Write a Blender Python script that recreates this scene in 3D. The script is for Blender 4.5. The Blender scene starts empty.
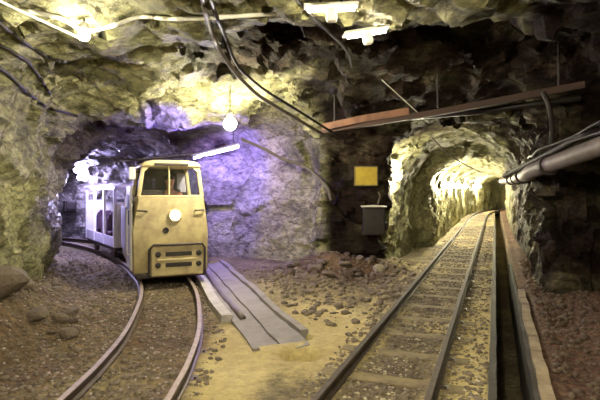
import bpy, bmesh, math, random
import numpy as np
from mathutils import Vector, Matrix
from mathutils.bvhtree import BVHTree
random.seed(7)
SC = bpy.context.scene
C = SC.collection
PI = math.pi

# ------------------------------------------------------------------ camera, world, exposure
cam = bpy.data.cameras.new('camera'); co = bpy.data.objects.new('camera', cam); C.objects.link(co)
cam.lens = 30.0; cam.sensor_width = 36.0; cam.clip_start = 0.05; cam.clip_end = 200
cam.shift_y = -0.02
co.location = (0, 0, 1.74); co.rotation_euler = (PI/2, 0, 0)
SC.camera = co
W = bpy.data.worlds.new('world'); SC.world = W; W.use_nodes = True
W.node_tree.nodes['Background'].inputs[0].default_value = (0.02, 0.018, 0.015, 1)
W.node_tree.nodes['Background'].inputs[1].default_value = 0.2
SC.view_settings.view_transform = 'Standard'; SC.view_settings.look = 'None'
SC.view_settings.exposure = 0.0; SC.view_settings.gamma = 1.0
SC.view_settings.use_curve_mapping = False

# lamp strengths (watts for lamps, emission strength for glowing surfaces)
L = dict(near=75, mid=540, rear=150, main=420, spot=36, tunnel=430, far=560, pillar=260, blue=330, left=700)

def at(px, py, Y):
    """world point on the plane at distance Y seen at photograph pixel (px, py)"""
    return Vector(((px-300)/500*Y, Y, 1.74-(py-188)*Y/500))

# ------------------------------------------------------------------ helpers
def tag(o, label=None, cat=None, group=None, kind=None):
    if label: o['label'] = label
    if cat: o['category'] = cat
    if group: o['group'] = group
    if kind: o['kind'] = kind
    return o

def empty(name, loc, rz=0, label=None, cat=None, group=None):
    o = bpy.data.objects.new(name, None); C.objects.link(o)
    o.location = loc; o.rotation_euler = (0, 0, rz); o.empty_display_size = 0.1
    return tag(o, label, cat, group)

def link(name, me, mat, parent=None, smooth=False):
    o = bpy.data.objects.new(name, me); C.objects.link(o)
    if mat: me.materials.append(mat)
    if smooth: me.polygons.foreach_set('use_smooth', [True]*len(me.polygons))
    if parent: o.parent = parent
    return o

class MB:
    """collects shapes, builds ONE mesh object"""
    def __init__(s): s.bm = bmesh.new()
    def box(s, c, d, bev=0.0, rot=None, taper=None):
        r = bmesh.ops.create_cube(s.bm, size=1.0); vs = r['verts']
        for v in vs:
            v.co = Vector((v.co.x*d[0], v.co.y*d[1], v.co.z*d[2]))
            if taper and v.co.z > 0: v.co.x *= taper[0]; v.co.y *= taper[1]
        if bev > 0:
            es = list({e for v in vs for e in v.link_edges})
            rb = bmesh.ops.bevel(s.bm, geom=es, offset=bev, segments=2, affect='EDGES', profile=0.5)
            vs = list({v for f in rb['faces'] for v in f.verts} | {v for v in vs if v.is_valid})
            seen = set(vs); st = list(vs)
            while st:
                v = st.pop()
                for e in v.link_edges:
                    w = e.other_vert(v)
                    if w not in seen: seen.add(w); st.append(w)
            vs = list(seen)
        M = Matrix.Translation(Vector(c)) @ (rot.to_4x4() if rot else Matrix.Identity(4))
        for v in vs: v.co = M @ v.co
        return s
    def cyl(s, a, b, r, r2=None, seg=14, caps=True):
        a = Vector(a); b = Vector(b); d = b-a; r2 = r if r2 is None else r2
        q = d.to_track_quat('Z', 'Y').to_matrix()
        A = [s.bm.verts.new(a+q@Vector((math.cos(2*PI*i/seg)*r, math.sin(2*PI*i/seg)*r, 0))) for i in range(seg)]
        B = [s.bm.verts.new(b+q@Vector((math.cos(2*PI*i/seg)*r2, math.sin(2*PI*i/seg)*r2, 0))) for i in range(seg)]
        for i in range(seg):
            j = (i+1) % seg; s.bm.faces.new((A[i], A[j], B[j], B[i]))
        if caps:
            s.bm.faces.new(A[::-1]); s.bm.faces.new(B)
        return s
    def lathe(s, c, prof, axis=(0, 0, 1), seg=20):
        q = Vector(axis).to_track_quat('Z', 'Y').to_matrix(); c = Vector(c); rings = []
        for r, h in prof:
            rings.append([s.bm.verts.new(c+q@Vector((math.cos(2*PI*i/seg)*r, math.sin(2*PI*i/seg)*r, h))) for i in range(seg)])
        for A, B in zip(rings, rings[1:]):
            for i in range(seg):
                j = (i+1) % seg; s.bm.faces.new((A[i], A[j], B[j], B[i]))
        s.bm.faces.new(rings[0][::-1]); s.bm.faces.new(rings[-1])
        return s
    def prism(s, poly, y0, y1, bev=0.0):
        """polygon in (x,z), extruded from y0 to y1"""
        A = [s.bm.verts.new((x, y0, z)) for x, z in poly]; B = [s.bm.verts.new((x, y1, z)) for x, z in poly]
        n = len(poly); fs = [s.bm.faces.new(A), s.bm.faces.new(B[::-1])]
        for i in range(n):
            j = (i+1) % n; fs.append(s.bm.faces.new((A[j], A[i], B[i], B[j])))
        if bev > 0:
            es = list(set(e for f in fs[:2] for e in f.edges))
            bmesh.ops.bevel(s.bm, geom=es, offset=bev, segments=2, affect='EDGES', profile=0.5)
        return s
    def sweep(s, pts, prof, up=(0, 0, 1), closed_prof=True):
        """profile (side, up) swept along points"""
        pts = [Vector(p) for p in pts]; rings = []
        for i, p in enumerate(pts):
            t = (pts[min(i+1, len(pts)-1)]-pts[max(i-1, 0)]).normalized()
            side = t.cross(Vector(up)).normalized(); u = side.cross(t)
            rings.append([s.bm.verts.new(p+side*a+u*b) for a, b in prof])
        n = len(prof)
        for A, B in zip(rings, rings[1:]):
            for i in range(n):
                j = (i+1) % n; s.bm.faces.new((A[i], A[j], B[j], B[i]))
        s.bm.faces.new(rings[0][::-1]); s.bm.faces.new(rings[-1])
        return s
    def tube(s, pts, r, seg=8):
        pts = [Vector(p) for p in pts]; rings = []; ref = Vector((0.13, 0.21, 0.97)).normalized()
        for i, p in enumerate(pts):
            t = (pts[min(i+1, len(pts)-1)]-pts[max(i-1, 0)]).normalized()
            side = t.cross(ref)
            if side.length < 0.05: side = t.cross(Vector((1, 0, 0)))
            side.normalize(); u = side.cross(t)
            rings.append([s.bm.verts.new(p+side*math.cos(2*PI*k/seg)*r+u*math.sin(2*PI*k/seg)*r) for k in range(seg)])
        for A, B in zip(rings, rings[1:]):
            for i in range(seg):
                j = (i+1) % seg; s.bm.faces.new((A[i], A[j], B[j], B[i]))
        s.bm.faces.new(rings[0][::-1]); s.bm.faces.new(rings[-1])
        return s
    def ico(s, c, r, sub=2, scale=(1, 1, 1)):
        rr = bmesh.ops.create_icosphere(s.bm, subdivisions=sub, radius=r)
        for v in rr['verts']: v.co = Vector(c)+Vector((v.co.x*scale[0], v.co.y*scale[1], v.co.z*scale[2]))
        return s
    def build(s, name, mat, parent=None, smooth=False, angle=None):
        bmesh.ops.recalc_face_normals(s.bm, faces=s.bm.faces)
        me = bpy.data.meshes.new(name); s.bm.to_mesh(me); s.bm.free()
        o = link(name, me, mat, parent, smooth or angle is not None)
        if angle is not None:
            try: me.set_sharp_from_angle(angle=math.radians(angle))
            except Exception: pass
        return o

def spline(P, n=10):
    P = [Vector(p) for p in P]
    Q = [P[0]*2-P[1]]+P+[P[-1]*2-P[-2]]; out = []
    for i in range(1, len(Q)-2):
        a, b, c, d = Q[i-1], Q[i], Q[i+1], Q[i+2]
        for k in range(n):
            t = k/n
            out.append(0.5*((2*b)+(c-a)*t+(2*a-5*b+4*c-d)*t*t+(3*b-a-3*c+d)*t**3))
    out.append(P[-1].copy()); return out

# ------------------------------------------------------------------ materials
def newmat(name):
    m = bpy.data.materials.new(name); m.use_nodes = True
    nt = m.node_tree; b = nt.nodes['Principled BSDF']; return m, nt, b
def N(nt, t, **k):
    n = nt.nodes.new(t)
    for a, v in k.items(): setattr(n, a, v)
    return n
def simple(name, col, rough=0.6, metal=0.0, grime=None, scale=6.0, amt=0.5, bump=0.0, spec=0.5):
    m, nt, b = newmat(name)
    b.inputs['Roughness'].default_value = rough; b.inputs['Metallic'].default_value = metal
    b.inputs['Specular IOR Level'].default_value = spec
    if grime is None: grime = tuple(c*0.55 for c in col)
    tc = N(nt, 'ShaderNodeTexCoord'); no = N(nt, 'ShaderNodeTexNoise')
    no.inputs['Scale'].default_value = scale; no.inputs['Detail'].default_value = 7; no.inputs['Roughness'].default_value = 0.65
    nt.links.new(tc.outputs['Object'], no.inputs['Vector'])
    r = N(nt, 'ShaderNodeMapRange'); r.inputs[1].default_value = 0.42; r.inputs[2].default_value = 0.68; r.inputs[4].default_value = amt
    nt.links.new(no.outputs['Fac'], r.inputs[0])
    mx = N(nt, 'ShaderNodeMix', data_type='RGBA')
    mx.inputs[6].default_value = (*col, 1); mx.inputs[7].default_value = (*grime, 1)
    nt.links.new(r.outputs[0], mx.inputs[0]); nt.links.new(mx.outputs[2], b.inputs['Base Color'])
    if bump > 0:
        bp = N(nt, 'ShaderNodeBump'); bp.inputs['Strength'].default_value = bump; bp.inputs['Distance'].default_value = 0.02
        n2 = N(nt, 'ShaderNodeTexNoise'); n2.inputs['Scale'].default_value = scale*5; n2.inputs['Detail'].default_value = 6
        nt.links.new(tc.outputs['Object'], n2.inputs['Vector'])
        nt.links.new(n2.outputs['Fac'], bp.inputs['Height']); nt.links.new(bp.outputs['Normal'], b.inputs['Normal'])
    return m
def emit(name, col, strength):
    m, nt, b = newmat(name)
    b.inputs['Base Color'].default_value = (*col, 1)
    b.inputs['Emission Color'].default_value = (*col, 1); b.inputs['Emission Strength'].default_value = strength
    return m
def ramp(nt, src, stops):
    r = N(nt, 'ShaderNodeValToRGB'); e = r.color_ramp.elements
    while len(e) < len(stops): e.new(0.5)
    for k, (p, c) in zip(e, stops): k.position = p; k.color = (*c, 1) if len(c) == 3 else c
    nt.links.new(src, r.inputs[0]); return r

def rock_material():
    m, nt, b = newmat('rock'); lk = nt.links.new
    tc = N(nt, 'ShaderNodeTexCoord')
    mp = N(nt, 'ShaderNodeMapping'); mp.inputs['Rotation'].default_value = (0.3, 0.5, 0.2); mp.inputs['Scale'].default_value = (1, 1, 1.7)
    lk(tc.outputs['Object'], mp.inputs[0])
    n1 = N(nt, 'ShaderNodeTexNoise'); n1.inputs['Scale'].default_value = 0.9; n1.inputs['Detail'].default_value = 9; n1.inputs['Roughness'].default_value = 0.68
    n2 = N(nt, 'ShaderNodeTexNoise'); n2.inputs['Scale'].default_value = 6.5; n2.inputs['Detail'].default_value = 8; n2.inputs['Roughness'].default_value = 0.7
    lk(mp.outputs[0], n1.inputs[0]); lk(mp.outputs[0], n2.inputs[0])
    pale = ramp(nt, n1.outputs['Fac'], [(0.30, (0.11, 0.10, 0.052)), (0.44, (0.25, 0.24, 0.118)), (0.56, (0.40, 0.385, 0.21)), (0.70, (0.56, 0.54, 0.35))])
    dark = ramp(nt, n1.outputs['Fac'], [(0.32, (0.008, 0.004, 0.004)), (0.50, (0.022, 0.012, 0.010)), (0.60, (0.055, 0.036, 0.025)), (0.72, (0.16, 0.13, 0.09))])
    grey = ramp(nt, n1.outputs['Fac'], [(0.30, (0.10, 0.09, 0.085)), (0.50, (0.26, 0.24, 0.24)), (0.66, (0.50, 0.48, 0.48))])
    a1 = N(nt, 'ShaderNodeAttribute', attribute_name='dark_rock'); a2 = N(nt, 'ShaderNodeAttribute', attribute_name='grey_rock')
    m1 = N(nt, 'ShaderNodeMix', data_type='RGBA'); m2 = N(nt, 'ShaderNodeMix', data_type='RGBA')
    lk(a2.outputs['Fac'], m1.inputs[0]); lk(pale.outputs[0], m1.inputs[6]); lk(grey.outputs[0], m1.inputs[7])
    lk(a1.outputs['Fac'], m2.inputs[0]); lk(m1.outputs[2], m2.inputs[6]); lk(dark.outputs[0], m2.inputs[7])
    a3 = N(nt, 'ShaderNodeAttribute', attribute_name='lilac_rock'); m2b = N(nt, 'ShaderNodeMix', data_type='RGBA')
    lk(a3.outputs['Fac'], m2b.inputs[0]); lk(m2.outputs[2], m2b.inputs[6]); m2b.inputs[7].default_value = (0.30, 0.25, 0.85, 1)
    # speckle
    sp = ramp(nt, n2.outputs['Fac'], [(0.34, (0.35, 0.33, 0.30)), (0.50, (0.9, 0.9, 0.9)), (0.66, (1.5, 1.45, 1.3))])
    m3 = N(nt, 'ShaderNodeMix', data_type='RGBA', blend_type='MULTIPLY'); m3.inputs[0].default_value = 1.0
    lk(m2b.outputs[2], m3.inputs[6]); lk(sp.outputs[0], m3.inputs[7])
    # dark joints in the rock
    vo = N(nt, 'ShaderNodeTexVoronoi', feature='DISTANCE_TO_EDGE'); vo.inputs['Scale'].default_value = 1.7
    ds = N(nt, 'ShaderNodeMix', data_type='RGBA'); ds.inputs[0].default_value = 0.22
    lk(mp.outputs[0], ds.inputs[6]); lk(n2.outputs['Color'], ds.inputs[7]); lk(ds.outputs[2], vo.inputs['Vector'])
    cr = ramp(nt, vo.outputs['Distance'], [(0.0, (0.30, 0.26, 0.2)), (0.035, (1, 1, 1))])
    m4 = N(nt, 'ShaderNodeMix', data_type='RGBA', blend_type='MULTIPLY'); m4.inputs[0].default_value = 0.8
    lk(m3.outputs[2], m4.inputs[6]); lk(cr.outputs[0], m4.inputs[7])
    lk(m4.outputs[2], b.inputs['Base Color'])
    rr = N(nt, 'ShaderNodeMapRange'); rr.inputs[3].default_value = 0.62; rr.inputs[4].default_value = 0.30; lk(a2.outputs['Fac'], rr.inputs[0]); lk(rr.outputs[0], b.inputs['Roughness']); sr = N(nt, 'ShaderNodeMapRange'); sr.inputs[3].default_value = 0.45; sr.inputs[4].default_value = 0.15; lk(a1.outputs['Fac'], sr.inputs[0]); lk(sr.outputs[0], b.inputs['Specular IOR Level'])
    mu = N(nt, 'ShaderNodeMath', operation='ADD'); lk(n2.outputs['Fac'], mu.inputs[0])
    mm = N(nt, 'ShaderNodeMath', operation='MULTIPLY'); mm.inputs[1].default_value = 0.6
    mn = N(nt, 'ShaderNodeMath', operation='MINIMUM'); mn.inputs[1].default_value = 0.12
    lk(vo.outputs['Distance'], mn.inputs[0]); lk(mn.outputs[0], mm.inputs[0]); lk(mm.outputs[0], mu.inputs[1])
    bp = N(nt, 'ShaderNodeBump'); bp.inputs['Strength'].default_value = 1.0; bp.inputs['Distance'].default_value = 0.11
    lk(mu.outputs[0], bp.inputs['Height']); lk(bp.outputs[0], b.inputs['Normal'])
    return m

def floor_material():
    m, nt, b = newmat('gravel_ground'); lk = nt.links.new
    tc = N(nt, 'ShaderNodeTexCoord')
    n1 = N(nt, 'ShaderNodeTexNoise'); n1.inputs['Scale'].default_value = 0.8; n1.inputs['Detail'].default_value = 6
    n2 = N(nt, 'ShaderNodeTexNoise'); n2.inputs['Scale'].default_value = 11; n2.inputs['Detail'].default_value = 8; n2.inputs['Roughness'].default_value = 0.75
    vo = N(nt, 'ShaderNodeTexVoronoi'); vo.inputs['Scale'].default_value = 16
    for n in (n1, n2, vo): lk(tc.outputs['Object'], n.inputs['Vector'])
    a1 = N(nt, 'ShaderNodeAttribute', attribute_name='sand'); a2 = N(nt, 'ShaderNodeAttribute', attribute_name='red_earth')
    g = ramp(nt, n1.outputs['Fac'], [(0.3, (0.095, 0.068, 0.05)), (0.5, (0.165, 0.13, 0.08)), (0.7, (0.26, 0.225, 0.12))])
    s = ramp(nt, n1.outputs['Fac'], [(0.3, (0.36, 0.28, 0.12)), (0.7, (0.52, 0.43, 0.21))])
    r = ramp(nt, n1.outputs['Fac'], [(0.3, (0.085, 0.04, 0.03)), (0.7, (0.17, 0.095, 0.06))])
    m1 = N(nt, 'ShaderNodeMix', data_type='RGBA'); m2 = N(nt, 'ShaderNodeMix', data_type='RGBA')
    lk(a1.outputs['Fac'], m1.inputs[0]); lk(g.outputs[0], m1.inputs[6]); lk(s.outputs[0], m1.inputs[7])
    lk(a2.outputs['Fac'], m2.inputs[0]); lk(m1.outputs[2], m2.inputs[6]); lk(r.outputs[0], m2.inputs[7])
    sp = ramp(nt, n2.outputs['Fac'], [(0.32, (0.28, 0.25, 0.25)), (0.5, (0.9, 0.9, 0.9)), (0.68, (1.6, 1.55, 1.4))])
    m3 = N(nt, 'ShaderNodeMix', data_type='RGBA', blend_type='MULTIPLY')
    sb = N(nt, 'ShaderNodeMath', operation='MULTIPLY_ADD'); sb.inputs[1].default_value = -0.6; sb.inputs[2].default_value = 1.0
    lk(a1.outputs['Fac'], sb.inputs[0]); lk(sb.outputs[0], m3.inputs[0])
    lk(m2.outputs[2], m3.inputs[6]); lk(sp.outputs[0], m3.inputs[7])
    lk(m3.outputs[2], b.inputs['Base Color']); b.inputs['Roughness'].default_value = 0.85
    b.inputs['Specular IOR Level'].default_value = 0.25
    mu = N(nt, 'ShaderNodeMath', operation='ADD'); lk(n2.outputs['Fac'], mu.inputs[0]); lk(vo.outputs['Distance'], mu.inputs[1])
    bp = N(nt, 'ShaderNodeBump'); bp.inputs['Distance'].default_value = 0.035
    lk(sb.outputs[0], bp.inputs['Strength'])
    lk(mu.outputs[0], bp.inputs['Height']); lk(bp.outputs[0], b.inputs['Normal'])
    return m

M = {}
M['rock'] = rock_material(); M['ground'] = floor_material()
M['stone'] = simple('loose_stone', (0.19, 0.15, 0.11), 0.8, 0, (0.075, 0.05, 0.042), 9, 0.8, 0.6)
M['darkstone'] = simple('dark_stone', (0.11, 0.075, 0.05), 0.8, 0, (0.04, 0.025, 0.02), 5, 0.8, 0.6)
M['palestone'] = simple('pale_stone', (0.45, 0.40, 0.30), 0.8, 0, (0.2, 0.16, 0.1), 5, 0.7, 0.6)
M['chip'] = simple('pinkish_stone_chip', (0.38, 0.31, 0.28), 0.8, 0, (0.2, 0.14, 0.12), 5, 0.7, 0.4)
M['concrete'] = simple('concrete', (0.33, 0.29, 0.20), 0.85, 0, (0.18, 0.15, 0.10), 3, 0.7, 0.4)
M['kerb'] = simple('worn_kerb_stone', (0.36, 0.28, 0.19), 0.9, 0, (0.10, 0.06, 0.045), 3.5, 0.9, 0.6)
M['palekerb'] = simple('pale_kerb', (0.48, 0.45, 0.44), 0.8, 0, (0.28, 0.25, 0.22), 5, 0.7, 0.3)
M['greyconc'] = simple('grey_concrete', (0.27, 0.245, 0.23), 0.8, 0, (0.15, 0.13, 0.12), 3, 0.7, 0.3)
M['ditchwall'] = simple('damp_ditch_concrete', (0.022, 0.015, 0.012), 0.7, 0, (0.01, 0.006, 0.005), 3, 0.8, 0.4)  # even near-black tone for the ditch lining
M['rail'] = simple('rusty_rail_steel', (0.10, 0.075, 0.06), 0.45, 0.5, (0.05, 0.03, 0.02), 7, 0.8)
M['railtop'] = simple('worn_rail_steel', (0.36, 0.285, 0.26), 0.6, 0.15, (0.19, 0.13, 0.11), 12, 0.6)
M['darkrailtop'] = simple('dull_rail_steel', (0.085, 0.07, 0.06), 0.75, 0.0, (0.045, 0.03, 0.025), 12, 0.6, spec=0.25)
M['wood'] = simple('weathered_timber', (0.21, 0.165, 0.085), 0.85, 0, (0.09, 0.06, 0.035), 5, 0.8, 0.5)
M['redplank'] = simple('reddish_plank', (0.24, 0.115, 0.07), 0.75, 0, (0.08, 0.035, 0.025), 3, 0.9, 0.4)
M['beam'] = simple('dark_beam', (0.05, 0.028, 0.022), 0.75, 0, (0.07, 0.03, 0.022), 3, 0.9, 0.4)
M['cream'] = simple('cream_paint', (0.47, 0.385, 0.20), 0.5, 0, (0.23, 0.165, 0.095), 3.6, 0.85, 0.12)
M['creampale'] = simple('pale_cream_paint', (0.66, 0.56, 0.31), 0.5, 0, (0.36, 0.26, 0.13), 4, 0.6, 0.1)
M['white'] = simple('white_paint', (0.74, 0.72, 0.74), 0.5, 0, (0.45, 0.42, 0.45), 4, 0.5, 0.05)
M['lilac'] = simple('lilac_grey_paint', (0.50, 0.47, 0.58), 0.5, 0, (0.30, 0.27, 0.36), 4, 0.5, 0.05)
M['black'] = simple('black_metal', (0.022, 0.018, 0.018), 0.5, 0.2, (0.05, 0.04, 0.035), 8, 0.5)
M['dkmetal'] = simple('dark_steel', (0.06, 0.05, 0.05), 0.5, 0.5, (0.03, 0.02, 0.015), 8, 0.6)
M['plum'] = simple('plum_seat_vinyl', (0.06, 0.03, 0.055), 0.5, 0, (0.03, 0.015, 0.03), 5, 0.5)
M['rubber'] = simple('black_cable_rubber', (0.018, 0.013, 0.012), 0.55, 0, (0.035, 0.028, 0.025), 20, 0.5)
M['greyhose'] = simple('dusty_grey_hose', (0.14, 0.12, 0.10), 0.6, 0, (0.06, 0.045, 0.04), 8, 0.7)
M['pvc'] = simple('white_conduit', (0.80, 0.78, 0.70), 0.45, 0, (0.55, 0.5, 0.4), 6, 0.5)
M['pipe'] = simple('grey_pipe', (0.17, 0.145, 0.14), 0.55, 0.1, (0.09, 0.06, 0.055), 4, 0.8, 0.2)
M['sign'] = simple('yellow_sign_paint', (0.62, 0.46, 0.055), 0.5, 0, (0.36, 0.24, 0.04), 5, 0.6)
M['cabinet'] = simple('dark_cabinet_metal', (0.016, 0.011, 0.010), 0.6, 0.1, (0.035, 0.022, 0.018), 6, 0.6)
M['skin'] = simple('skin', (0.52, 0.27, 0.17), 0.6, 0, (0.42, 0.2, 0.13), 8, 0.4)
M['jacket'] = simple('rust_orange_jacket', (0.42, 0.17, 0.09), 0.8, 0, (0.18, 0.06, 0.05), 8, 0.5)
M['hair'] = simple('dark_hair', (0.02, 0.012, 0.01), 0.6, 0, (0.04, 0.02, 0.015), 20, 0.5)
g, nt, b = newmat('windscreen_glass')
tr = N(nt, 'ShaderNodeBsdfTransparent'); gl = N(nt, 'ShaderNodeBsdfGlossy'); gl.inputs['Roughness'].default_value = 0.04
mxs = N(nt, 'ShaderNodeMixShader'); mxs.inputs[0].default_value = 0.07; tr.inputs[0].default_value = (0.93, 0.95, 0.97, 1)
nt.links.new(tr.outputs[0], mxs.inputs[1]); nt.links.new(gl.outputs[0], mxs.inputs[2]); nt.links.new(mxs.outputs[0], nt.nodes['Material Output'].inputs[0]); nt.nodes.remove(b)
M['glass'] = g
WARM = (1.0, 0.80, 0.42); COOL = (0.62, 0.60, 1.0); VIOLET = (0.42, 0.33, 1.0)
M['glow_warm'] = emit('lamp_glow_warm', (1.0, 0.88, 0.58), 30)
M['glow_tunnel'] = emit('lamp_glow_tunnel', (1.0, 0.86, 0.55), 22)
M['glow_cool'] = emit('lamp_glow_cool', (0.86, 0.84, 1.0), 30)
M['glow_violet'] = emit('lamp_glow_violet', (0.62, 0.55, 1.0), 7)
M['glow_tube'] = emit('tube_glow', (1.0, 0.93, 0.72), 7)
M['glow_head'] = emit('headlamp_glow', (1.0, 0.92, 0.70), 9)

# ------------------------------------------------------------------ numpy noise
def _h(ix, iy, iz, s):
    n = (ix*374761393 + iy*668265263 + iz*2147483647 + s*1274126177) & 0xFFFFFFFF
    n = ((n ^ (n >> 13))*1274126177) & 0xFFFFFFFF
    n = ((n ^ (n >> 16))*2246822519) & 0xFFFFFFFF
    n = n ^ (n >> 15)
    return (n & 0xFFFFFF)/float(0xFFFFFF)
def vnoise(p, s):
    i = np.floor(p).astype(np.int64); f = p-i; f = f*f*(3-2*f); r = 0
    for dx in (0, 1):
        for dy in (0, 1):
            for dz in (0, 1):
                w = (f[:, 0] if dx else 1-f[:, 0])*(f[:, 1] if dy else 1-f[:, 1])*(f[:, 2] if dz else 1-f[:, 2])
                r = r+w*_h(i[:, 0]+dx, i[:, 1]+dy, i[:, 2]+dz, s)
    return r*2-1
def fbm(p, s, o=4, g=0.5):
    a = 1.0; r = 0; t = 0
    for k in range(o):
        r = r+a*vnoise(p*(2**k)+k*17.3, s+k); t += a; a *= g
    return r/t
def facet(p, s, tilt=0.8):
    """broken-rock facets: a tilted plane per Voronoi cell"""
    i = np.floor(p).astype(np.int64); best = np.full(len(p), 1e9); val = np.zeros(len(p))
    for dx in (-1, 0, 1):
        for dy in (-1, 0, 1):
            for dz in (-1, 0, 1):
                c = [i[:, 0]+dx, i[:, 1]+dy, i[:, 2]+dz]
                q = [c[k]+_h(c[0], c[1], c[2], s+11*k+1) for k in range(3)]
                d = [p[:, k]-q[k] for k in range(3)]
                D = d[0]**2+d[1]**2+d[2]**2
                h = _h(c[0], c[1], c[2], s+71)-0.5
                for k in range(3): h = h+d[k]*(_h(c[0], c[1], c[2], s+90+7*k)-0.5)*2*tilt
                mk = D < best; best = np.where(mk, D, best); val = np.where(mk, h, val)
    return val
def sstep(a, b, x):
    t = np.clip((x-a)/(b-a), 0, 1); return t*t*(3-2*t)
def smin(a, b, k):
    h = np.clip(0.5+0.5*(b-a)/k, 0, 1); return b*(1-h)+a*h-k*h*(1-h)
def smax(a, b, k): return -smin(-a, -b, k)

# ------------------------------------------------------------------ cave shape (signed distance, < 0 in the open)
SL = 0.39                                                # dX/dY of the straight tunnel: u = X - SL*Y
PATH = np.array([(-1.48, 1.0), (-1.48, 4.1), (-1.52, 5.0), (-1.66, 6.1), (-2.03, 7.77), (-2.42, 9.0), (-2.88, 10.05), (-3.62, 11.5), (-4.55, 13.0),
                 (-5.7, 14.5), (-7.1, 15.9), (-8.7, 16.6), (-10.3, 16.7)])
def path_dist(X, Y):
    d = np.full(X.shape, 1e9); sd = np.zeros(X.shape)
    for a, b in zip(PATH[3:], PATH[4:]):
        e = b-a; t = np.clip(((X-a[0])*e[0]+(Y-a[1])*e[1])/(e@e), 0, 1)
        dx = X-a[0]-t*e[0]; dy = Y-a[1]-t*e[1]; D = np.sqrt(dx*dx+dy*dy)
        d = np.minimum(d, D)
    return d
POLY = [(-3.4, -2), (-3.4, 2), (-3.5, 4), (-3.8, 6), (-4.2, 7.5), (-4.65, 9), (-5.0, 10.2), (-4.4, 11.8), (-2.6, 12.9), (-1.6, 12.9), (-0.8, 12.5), (0.30, 11.8), (0.42, 11.0),
        (1.85, 10.75), (2.15, 11.8), (5.35, 11.8), (4.1, 8.55), (4.3, 8.25), (5.1, 8.05), (4.4, 6.6), (3.65, 5), (2.9, 3), (2.6, 0), (2.6, -2)]
def poly_sd(X, Y):
    d = np.full(X.shape, 1e9); ins = np.zeros(X.shape, bool); n = len(POLY)
    for i in range(n):
        a = POLY[i]; b = POLY[(i+1) % n]; ex, ey = b[0]-a[0], b[1]-a[1]
        t = np.clip(((X-a[0])*ex+(Y-a[1])*ey)/(ex*ex+ey*ey), 0, 1)
        d = np.minimum(d, (X-a[0]-t*ex)**2+(Y-a[1]-t*ey)**2)
        c = ((a[1] > Y) != (b[1] > Y))
        if ey != 0: ins ^= c & (X < ex*(Y-a[1])/ey+a[0])
    d = np.sqrt(d); return np.where(ins, -d, d)
def gauss(X, Y, x, y, sx, sy): return np.exp(-((X-x)/sx)**2-((Y-y)/sy)**2)
def ceil_h(X, Y):
    h = 3.5+0*X
    h = h+1.1*gauss(X, Y, -0.2, 6.9, 0.75, 0.9)+1.3*gauss(X, Y, 2.7, 7.2, 1.5, 1.1)
    h = h-0.28*sstep(8.8, 9.8, Y)*sstep(0.3, -1.2, X)-0.45*sstep(8.9, 10.6, Y)*sstep(-0.6, 0.6, X)
    h = h-0.28*gauss(X, Y, -2.5, 7.6, 0.8, 0.5)-0.25*gauss(X, Y, -1.6, 9.2, 0.6, 0.5)-0.40*gauss(X, Y, -2.6, 9.9, 0.45, 0.40)
    return h
def archd(du, z, w, zs, top):
    h = top-zs
    e = (np.sqrt((du/w)**2+(np.maximum(z-zs, 0)/h)**2)-1)*min(w, h)
    return np.where(z < zs, np.abs(du)-w, e)
def tunnel_sd(X, Y, Z):
    u = X-SL*Y
    k = sstep(14.6, 15.6, Y)
    lft = -2.35+0.42*k; rgt = 0.78-0.08*k; top = 3.12-0.45*k
    k2 = sstep(26, 50, Y); uc = (lft+rgt)/2+3.0*k2*k2; w = (rgt-lft)/2
    zs = 1.75; h = top-zs; du = u-uc
    e = (np.sqrt((du/w)**2+(np.maximum(Z-zs, 0)/h)**2)-1)*1.3
    return np.where(Z < zs, np.abs(du)-w, e)*0.93
def cave_sd(X, Y, Z):
    a = smax(poly_sd(X, Y)+0.10*np.maximum(Z-1.2, 0)*0, Z-ceil_h(X, Y), 1.0)
    t = np.maximum(tunnel_sd(X, Y, Z), 10.2-Y)
    l = archd(path_dist(X, Y), Z, 1.78, 1.5, 2.95); l = np.maximum(l, 7.0-Y)
    return smin(smin(a, t, 0.35), l, 0.3)

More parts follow.
